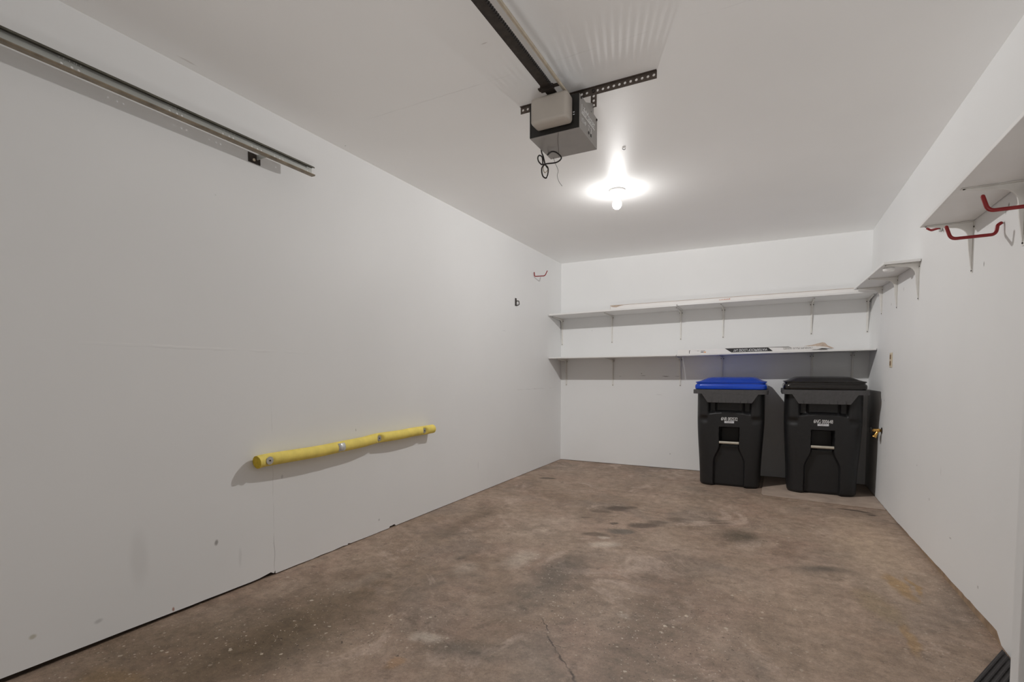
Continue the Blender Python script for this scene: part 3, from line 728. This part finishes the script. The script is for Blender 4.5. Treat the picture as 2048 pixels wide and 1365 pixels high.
# hanger tab
bm = NB(); prism(bm, [(-3.60, 2.306), (-3.49, 2.306), (-3.487, 2.362), (-3.515, 2.362), (-3.60, 2.325)], .003, lambda u, v, w: (ox1 - .010 + w, u, v)); obj('hanger_tab', bm, M['opener_grey'], t)
bm = NB(); prism(bm, [(-3.60, 2.306), (-3.49, 2.306), (-3.487, 2.362), (-3.515, 2.362), (-3.60, 2.325)], .003, lambda u, v, w: (ox0 + .007 + w, u, v)); obj('hanger_tab', bm, M['opener_grey'], t)
# power cord and antenna wire
cord = [(1.300, -3.56, 2.25), (1.311, -3.56, 2.1682), (1.3206, -3.56, 2.1417), (1.33, -3.56, 2.1055), (1.3399, -3.56, 2.0881), (1.3472, -3.56, 2.0752), (1.3443, -3.56, 2.0487), (1.3375, -3.564, 2.0338), (1.3233, -3.566, 2.0427), (1.316, -3.566, 2.0634), (1.3159, -3.564, 2.0874), (1.3252, -3.556, 2.104), (1.3092, -3.554, 2.1077), (1.294, -3.554, 2.1243), (1.2887, -3.554, 2.1429), (1.2974, -3.557, 2.1525), (1.3153, -3.563, 2.1401), (1.3205, -3.565, 2.1171), (1.3232, -3.566, 2.1007), (1.342, -3.56, 2.1032), (1.3844, -3.56, 2.0997), (1.4074, -3.56, 2.106), (1.4157, -3.56, 2.1177), (1.4052, -3.56, 2.1331), (1.3842, -3.56, 2.1506), (1.3631, -3.56, 2.1556), (1.344, -3.558, 2.1462), (1.338, -3.53, 2.1655)]
bm = NB(); tube(bm, smooth_path(cord, 8), .0034, 8); obj('power_cord', bm, M['cord'], t, True)
loopc = [(1.3162, -3.553, 2.1022), (1.3334, -3.553, 2.0989), (1.3442, -3.553, 2.0853), (1.3378, -3.553, 2.071), (1.3249, -3.553, 2.0656), (1.3184, -3.553, 2.0823), (1.3184, -3.553, 2.0959)]
bm = NB(); tube(bm, smooth_path(loopc, 8), .0022, 8); obj('cord_tie', bm, M['rod'], t, True)
wire = [(1.3365, -3.47, 2.166), (1.337, -3.455, 2.155), (1.339, -3.455, 2.146), (1.35, -3.455, 2.124), (1.357, -3.455, 2.102), (1.352, -3.455, 2.079), (1.361, -3.455, 2.05), (1.378, -3.455, 2.024)]
bm = NB(); tube(bm, smooth_path(wire, 6), .0010, 6); obj('antenna_wire', bm, M['cord'], t, True)
wire = [(1.46, -3.707, 2.1655), (1.428, -3.636, 2.1655), (1.400, -3.557, 2.1655), (1.364, -3.463, 2.1655)]
bm = NB(); tube(bm, smooth_path(wire, 6), .0007, 6); obj('sensor_wire', bm, M['dark_steel'], t, True)
# rail with chain and return rod, running to the garage door
bm = NB(); box(bm, 1.421, 1.466, -RL + .05, -3.70, 2.322, 2.326); box(bm, 1.441, 1.446, -RL + .05, -3.70, 2.326, 2.350); obj('rail', bm, M['dark_steel'], t)
bm = NB(); y = -3.80
while y > -5.2:
    box(bm, 1.464, 1.4715, y - .0075, y, 2.316, 2.326); box(bm, 1.463, 1.4685, y - .013, y - .0075, 2.318, 2.324); y -= .013
obj('chain', bm, M['cord'], t)
bm = NB(); tube(bm, [(1.5035, -RL + .05, 2.324), (1.5035, -3.70, 2.324)], .0072, 12, False); obj('return_rod', bm, M['rod'], t, True)
bm = NB(); box(bm, 1.412, 1.472, -3.805, -3.785, 2.312, 2.332); box(bm, 1.472, 1.500, -3.800, -3.790, 2.320, 2.330); box(bm, 1.405, 1.416, -3.812, -3.79, 2.316, 2.322); obj('rail_clamp', bm, M['dark_steel'], t)
# slotted angle iron under the ceiling with two straps
ln = xb - xa; nh = 26; pitch = ln / nh
t2 = thing('slotted_angle', 'dark perforated angle iron screwed to the ceiling above the opener', 'bracket', (xa, AY, RH))
bm = NB(); perf_strip(bm, (xa, AY, RH - .018), (1, 0, 0), (0, 0, 1), ln, .034, [pitch * (k + .5) for k in range(nh)], .0062)
bm2 = box(NB(), xa, xb, AY - .012, AY + .001, RH - .0026, RH - .0004)
obj('vertical_flange', bm, M['angle'], t2, solid=.0025)
obj('top_flange', bm2, M['angle'], t2)
for xx in (1.556, 1.340):
    bm = NB(); lathe(bm, [(.009, 0), (.009, .005), (.004, .008)], 6, face_to((xx, AY - .0045, RH - .018), (0, -1, 0))); obj('bolt', bm, M['dark_steel'], t2)
for xx, lab in ((1.557, 'short perforated strap on the right side of the opener, hanging from the angle iron'), (1.340, 'short perforated strap hidden behind the milky lens of the opener')):
    bm = NB(); perf_strip(bm, (xx, AY - .003, RH - .004), (0, 0, -1), (1, 0, 0), .086, .029, [.016 + .0215 * k for k in range(4)], .0060)
    tag(obj('hanging_strap', bm, M['angle'], solid=.0025), lab, 'strap', 'straps holding the opener')

# ------------------------------------------------------------------ door track on the left wall
TX, zt0, zt1 = .088, 2.152, 2.199
yT0, yT1 = -RL + .08, -3.89
t = thing('door_track', 'long galvanised garage door track mounted high along the left wall', 'track', (TX, yT1, zt0))
hol = []
for g in (4.95, 4.59, 4.36, 4.215, 4.09, 3.905):
    hol += [(-g - yT0) + d for d in ((-.03, 0, .02) if g > 3.95 else (-.012,))]
hol = [abs(h) for h in hol]
bm = NB(); perf_strip(bm, (TX, yT0, (zt0 + zt1) / 2), (0, 1, 0), (0, 0, 1), yT1 - yT0, zt1 - zt0, hol, .0045, 10); obj('web', bm, M['zinc'], t, solid=.0018)
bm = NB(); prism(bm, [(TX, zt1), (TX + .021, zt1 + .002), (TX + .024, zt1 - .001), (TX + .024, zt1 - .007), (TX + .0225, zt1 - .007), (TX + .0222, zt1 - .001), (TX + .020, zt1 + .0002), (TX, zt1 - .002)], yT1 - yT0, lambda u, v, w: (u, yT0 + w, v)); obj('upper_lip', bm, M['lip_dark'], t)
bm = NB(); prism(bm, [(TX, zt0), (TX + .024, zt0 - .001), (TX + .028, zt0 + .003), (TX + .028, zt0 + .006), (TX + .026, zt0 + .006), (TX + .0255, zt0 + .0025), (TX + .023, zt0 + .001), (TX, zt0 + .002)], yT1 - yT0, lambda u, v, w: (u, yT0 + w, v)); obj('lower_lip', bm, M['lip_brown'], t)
bm = NB(); lathe(bm, [(.007, 0), (.007, .003), (.003, .006)], 12, face_to((TX + .001, -4.165, zt0 + .012), (1, 0, 0))); obj('bolt', bm, M['zinc'], t)
# wall bracket carrying the end of the track
t = thing('track_bracket', 'small dark steel plate on the left wall behind the end of the door track', 'bracket', (0, -4.17, 2.16))
bm = NB(); box(bm, .0005, .004, -4.206, -4.139, 2.137, 2.184); obj('wall_plate', bm, M['dark_steel'], t, bevel=.001)
bm = NB(); box(bm, .004, TX - .002, -4.160, -4.156, 2.158, 2.182); obj('standoff_arm', bm, M['zinc'], t)
bm = NB(); lathe(bm, [(.008, 0), (.008, .004), (.004, .008)], 6, face_to((.004, -4.176, 2.153), (1, 0, 0))); obj('bolt', bm, M['rod'], t)

# ------------------------------------------------------------------ yellow foam noodle bumper on the left wall
pl = [(.036, -4.222, .628), (.036, -4.17, .632), (.045, -4.05, .634), (.050, -3.85, .634), (.050, -3.66, .640), (.046, -3.49, .644), (.036, -3.345, .652), (.044, -3.15, .652), (.044, -2.98, .656), (.036, -2.86, .654), (.040, -2.74, .656)]
path = smooth_path(pl, 8)
t = thing('foam_noodle', 'yellow foam noodle screwed along the left wall as a bumper', 'foam noodle', (0, -4.222, .628))
def nr(u): return .0325
bm = NB(); tube(bm, smooth_path(pl, 24), nr, 36, False)
rr = .0325
screws = [(.036, -4.17, .632), (.036, -3.345, .652), (.036, -2.86, .654)]
for v in bm.verts:     # pinched where a washer pulls the foam in
    for s in screws:
        dy = v.co.y - s[1]; dz = v.co.z - s[2]
        q = math.exp(-((dy * dy + dz * dz) / (.026 ** 2)) ** 2)
        if v.co.x > s[0]: v.co.x -= q * (.020 if s[1] > -4 else .006)
o = obj('noodle_body', bm, [M['yellow'], M['yellow_end']], t, True, angle=60)
for p in o.data.polygons:
    if len(p.vertices) > 6: p.material_index = 1
for s in screws:
    xw = s[0] + (.0165 if s[1] > -4 else .0290)
    bm = NB(); lathe(bm, [(.0205 if s[1] < -4 else .0185, 0), (.0205 if s[1] < -4 else .0185, .0016), (.006, .002)], 24, face_to((xw, s[1], s[2]), (1, 0, 0))); w = obj('washer', bm, M['washer'], t)
    bm = NB(); lathe(bm, [(.0042, 0), (.0042, .002), (.002, .003)], 10, face_to((xw + .002, s[1], s[2]), (1, 0, 0))); obj('screw', bm, M['screw'], w)
bm = NB()   # patch of silver tape wrapped round the front
cy = -3.695; ringA = []; ringB = []
k0 = min(range(len(path)), key=lambda i: abs(path[i].y - cy)); pc = path[k0]
for i in range(15):
    a = lerp(-.75, .85, i / 14); ringA.append(bm.verts.new((pc.x + (rr + .0008) * math.cos(a), cy - .026, pc.z - .0005 + (rr + .0008) * math.sin(a)))); ringB.append(bm.verts.new((pc.x + (rr + .0008) * math.cos(a), cy + .026, pc.z + .001 + (rr + .0008) * math.sin(a))))
for i in range(14): bm.faces.new([ringA[i], ringA[i + 1], ringB[i + 1], ringB[i]])
o = obj('tape_patch', bm, M['tape'], t, True, solid=.0008); o['label'] = 'silver tape patch'

# ------------------------------------------------------------------ red hooks
def red_hook(name, pts, r, label, group, base):
    t = thing(name, label, 'hook', base, group)
    bm = NB(); tube(bm, fillet(pts, .02, 6), r, 14); obj('coated_hook', bm, M['red'], t, True)
    d = Vector(pts[0]); s = 1 if d.x > 1 else -1; wall = RW if s > 0 else 0
    bm = NB(); tube(bm, [(wall - s * .0005, d.y, d.z), tuple(d)], r * .55, 10, False); obj('threaded_shank', bm, M['washer'], t, True)
    return t
GH = 'large red hooks below the long side shelf'
for y, lab in ((-3.107, 'red vinyl-coated hook on the right wall, seen whole below the long side shelf'), (-3.52, 'red vinyl-coated hook on the right wall, cut by the right picture edge')):
    red_hook('storage_hook', [(3.148, y, 1.687), (3.138, y, 1.680), (3.134, y, 1.644), (2.992, y, 1.642), (2.976, y, 1.694)], .0066, lab, GH, (RW, y, 1.687))
red_hook('storage_hook', [(.010, -.82, 2.186), (.012, -.82, 2.172), (.013, -.82, 2.142), (.137, -.82, 2.138), (.163, -.82, 2.188)], .0052, 'thin red hook high on the left wall near the back corner', 'small red hooks', (0, -.82, 2.186))
t = thing('double_hook', 'small two-pronged red hook on the right wall in the gap between the side shelves', 'hook', (RW, -2.241, 1.886), 'small red hooks')
bm = NB(); tube(bm, fillet([(3.146, -2.236, 1.888), (3.110, -2.225, 1.884), (3.096, -2.222, 1.896)], .012), .0055, 10); obj('prong', bm, M['red'], t, True)
bm = NB(); tube(bm, fillet([(3.146, -2.252, 1.885), (3.104, -2.275, 1.870), (3.088, -2.282, 1.880)], .012), .0055, 10); obj('prong', bm, M['red'], t, True)
bm = NB(); box(bm, 3.146, RW - .0005, -2.262, -2.226, 1.868, 1.898); obj('base_plate', bm, M['washer'], t, bevel=.002)

# ------------------------------------------------------------------ small fittings
t = thing('wall_latch', 'small dark metal catch on the left wall below the thin red hook', 'latch', (0, -1.245, 1.81))
bm = NB(); box(bm, .0005, .004, -1.268, -1.236, 1.772, 1.850); obj('back_plate', bm, M['dark_steel'], t, bevel=.001)
bm = NB(); tube(bm, fillet([(.003, -1.245, 1.822), (.030, -1.238, 1.822), (.034, -1.238, 1.782), (.004, -1.245, 1.778)], .01), .0045, 8); obj('catch_loop', bm, M['dark_steel'], t, True)
bm = NB(); tube(bm, fillet([(1.506, -2.797, RH - .0022), (1.510, -2.786, RH - .0042), (1.518, -2.784, RH - .0045), (1.522, -2.790, RH - .0025)], .003, 4), .0018, 8)
tag(obj('ceiling_hook', bm, M['dark_steel'], smooth=True), 'tiny dark hook in the ceiling between the opener and the bulb', 'hook')
t = thing('wall_outlet', 'narrow ivory outlet plate with a brown centre on the right wall', 'outlet', (RW, -1.022, 1.183))
bm = NB(); box(bm, RW - .006, RW - .0005, -1.064, -.980, 1.126, 1.240); obj('cover_plate', bm, M['ivory'], t, bevel=.002)
bm = NB()
for z in (1.158, 1.208): box(bm, RW - .0085, RW - .0055, -1.042, -1.002, z - .017, z + .017)
obj('receptacle', bm, M['brown_outlet'], t, bevel=.003)
t = thing('hose_tap', 'brass hose tap sticking out of the right wall beside the black-lidded bin', 'tap', (RW, -.747, .604))
y = -.747
bm = NB(); lathe(bm, [(.026, .0005), (.026, .004), (.012, .006)], 24, face_to((RW, y, .604), (-1, 0, 0))); obj('wall_flange', bm, M['dark_steel'], t, True)
bm = NB(); lathe(bm, [(.012, .006), (.013, .016), (.016, .02), (.016, .03), (.013, .034), (.012, .050), (.014, .054), (.014, .060), (.009, .062), (.006, .074)], 20, face_to((RW, y, .604), (-1, 0, 0))); obj('tap_body', bm, M['brass'], t, True)
bm = NB(); lathe(bm, [(.009, 0), (.010, .020), (.013, .036), (.0165, .050), (.0175, .051), (.0175, .060), (.012, .061)], 20, face_to((RW - .026, y, .600), (-.5, -.08, -.95))); obj('spout', bm, M['brass'], t, True)
bm = NB(); lathe(bm, [(.006, .068), (.020, .070), (.024, .074), (.024, .080), (.020, .083), (.006, .083)], 20, face_to((RW, y, .604), (-1, 0, 0))); obj('handle', bm, M['black_handle'], t, True)
# ribbed rubber mat lying in the near right corner
t = thing('rubber_mat', 'black ribbed rubber mat lying in the near right corner by the open door', 'mat', (3.05, -3.75, 0))
def clip(u): return u
bm = NB(); prism(bm, [(3.150, -3.300), (2.800, -3.955), (3.150, -3.955)], .010, lambda u, v, w: (u, v, w)); obj('mat_base', bm, M['rubber'], t, bevel=.002)
bm = NB()
a = Vector((3.150, -3.300)); d = Vector((2.800 - 3.150, -3.955 + 3.300)).normalized(); nrm = Vector((-d.y, d.x))
if nrm.x < 0: nrm = -nrm
for k in range(1, 14):
    p = a + nrm * (.018 * k - .008); 
    s0 = (3.146 - p.x) / d.x + .004; s1 = (-3.95 - p.y) / d.y - .004
    q0, q1 = p + d * s0, p + d * s1
    if s1 - s0 > .02: tube(bm, [(q0.x, q0.y, .0105), (q1.x, q1.y, .0105)], .0055, 8, False)
obj('mat_ribs', bm, M['rubber'], t, True)

# ------------------------------------------------------------------ camera, light, view
cam = bpy.data.cameras.new('camera'); co = bpy.data.objects.new('camera', cam); C.objects.link(co)
co.location = (2.33785, -5.86707, 1.07507)
yaw, pitch = -0.482372379, -0.0466434356
fw = Vector((math.sin(yaw) * math.cos(pitch), math.cos(yaw) * math.cos(pitch), math.sin(pitch)))
rt = Vector((math.cos(yaw), -math.sin(yaw), 0)); up = rt.cross(fw)
roll = -0.00037
rt, up = math.cos(roll) * rt + math.sin(roll) * up, -math.sin(roll) * rt + math.cos(roll) * up
co.rotation_euler = Matrix((rt, up, -fw)).transposed().to_euler()
cam.sensor_fit = 'HORIZONTAL'; cam.sensor_width = 36.0
cam.lens = 1004.273 / 2048 * 36.0
cam.shift_x = -(1017.733 - 1024) / 2048; cam.shift_y = (795.50 - 682.5) / 2048
cam.clip_start = .02
sc = bpy.context.scene; sc.camera = co
w = bpy.data.worlds.new('world'); sc.world = w; w.use_nodes = True
w.node_tree.nodes['Background'].inputs['Color'].default_value = (.02, .02, .02, 1)
sc.view_settings.view_transform = 'Standard'; sc.view_settings.look = 'None'
sc.view_settings.exposure = -0.13; sc.view_settings.gamma = 1.0; sc.view_settings.use_curve_mapping = False
sc.cycles.max_bounces = 8; sc.cycles.diffuse_bounces = 6; sc.cycles.glossy_bounces = 3; sc.cycles.transparent_max_bounces = 6
sc.cycles.use_adaptive_sampling = True; sc.cycles.adaptive_threshold = 0.03; sc.render.use_persistent_data = False
sc.cycles.use_denoising = True
sc.cycles.caustics_reflective = False; sc.cycles.caustics_refractive = False
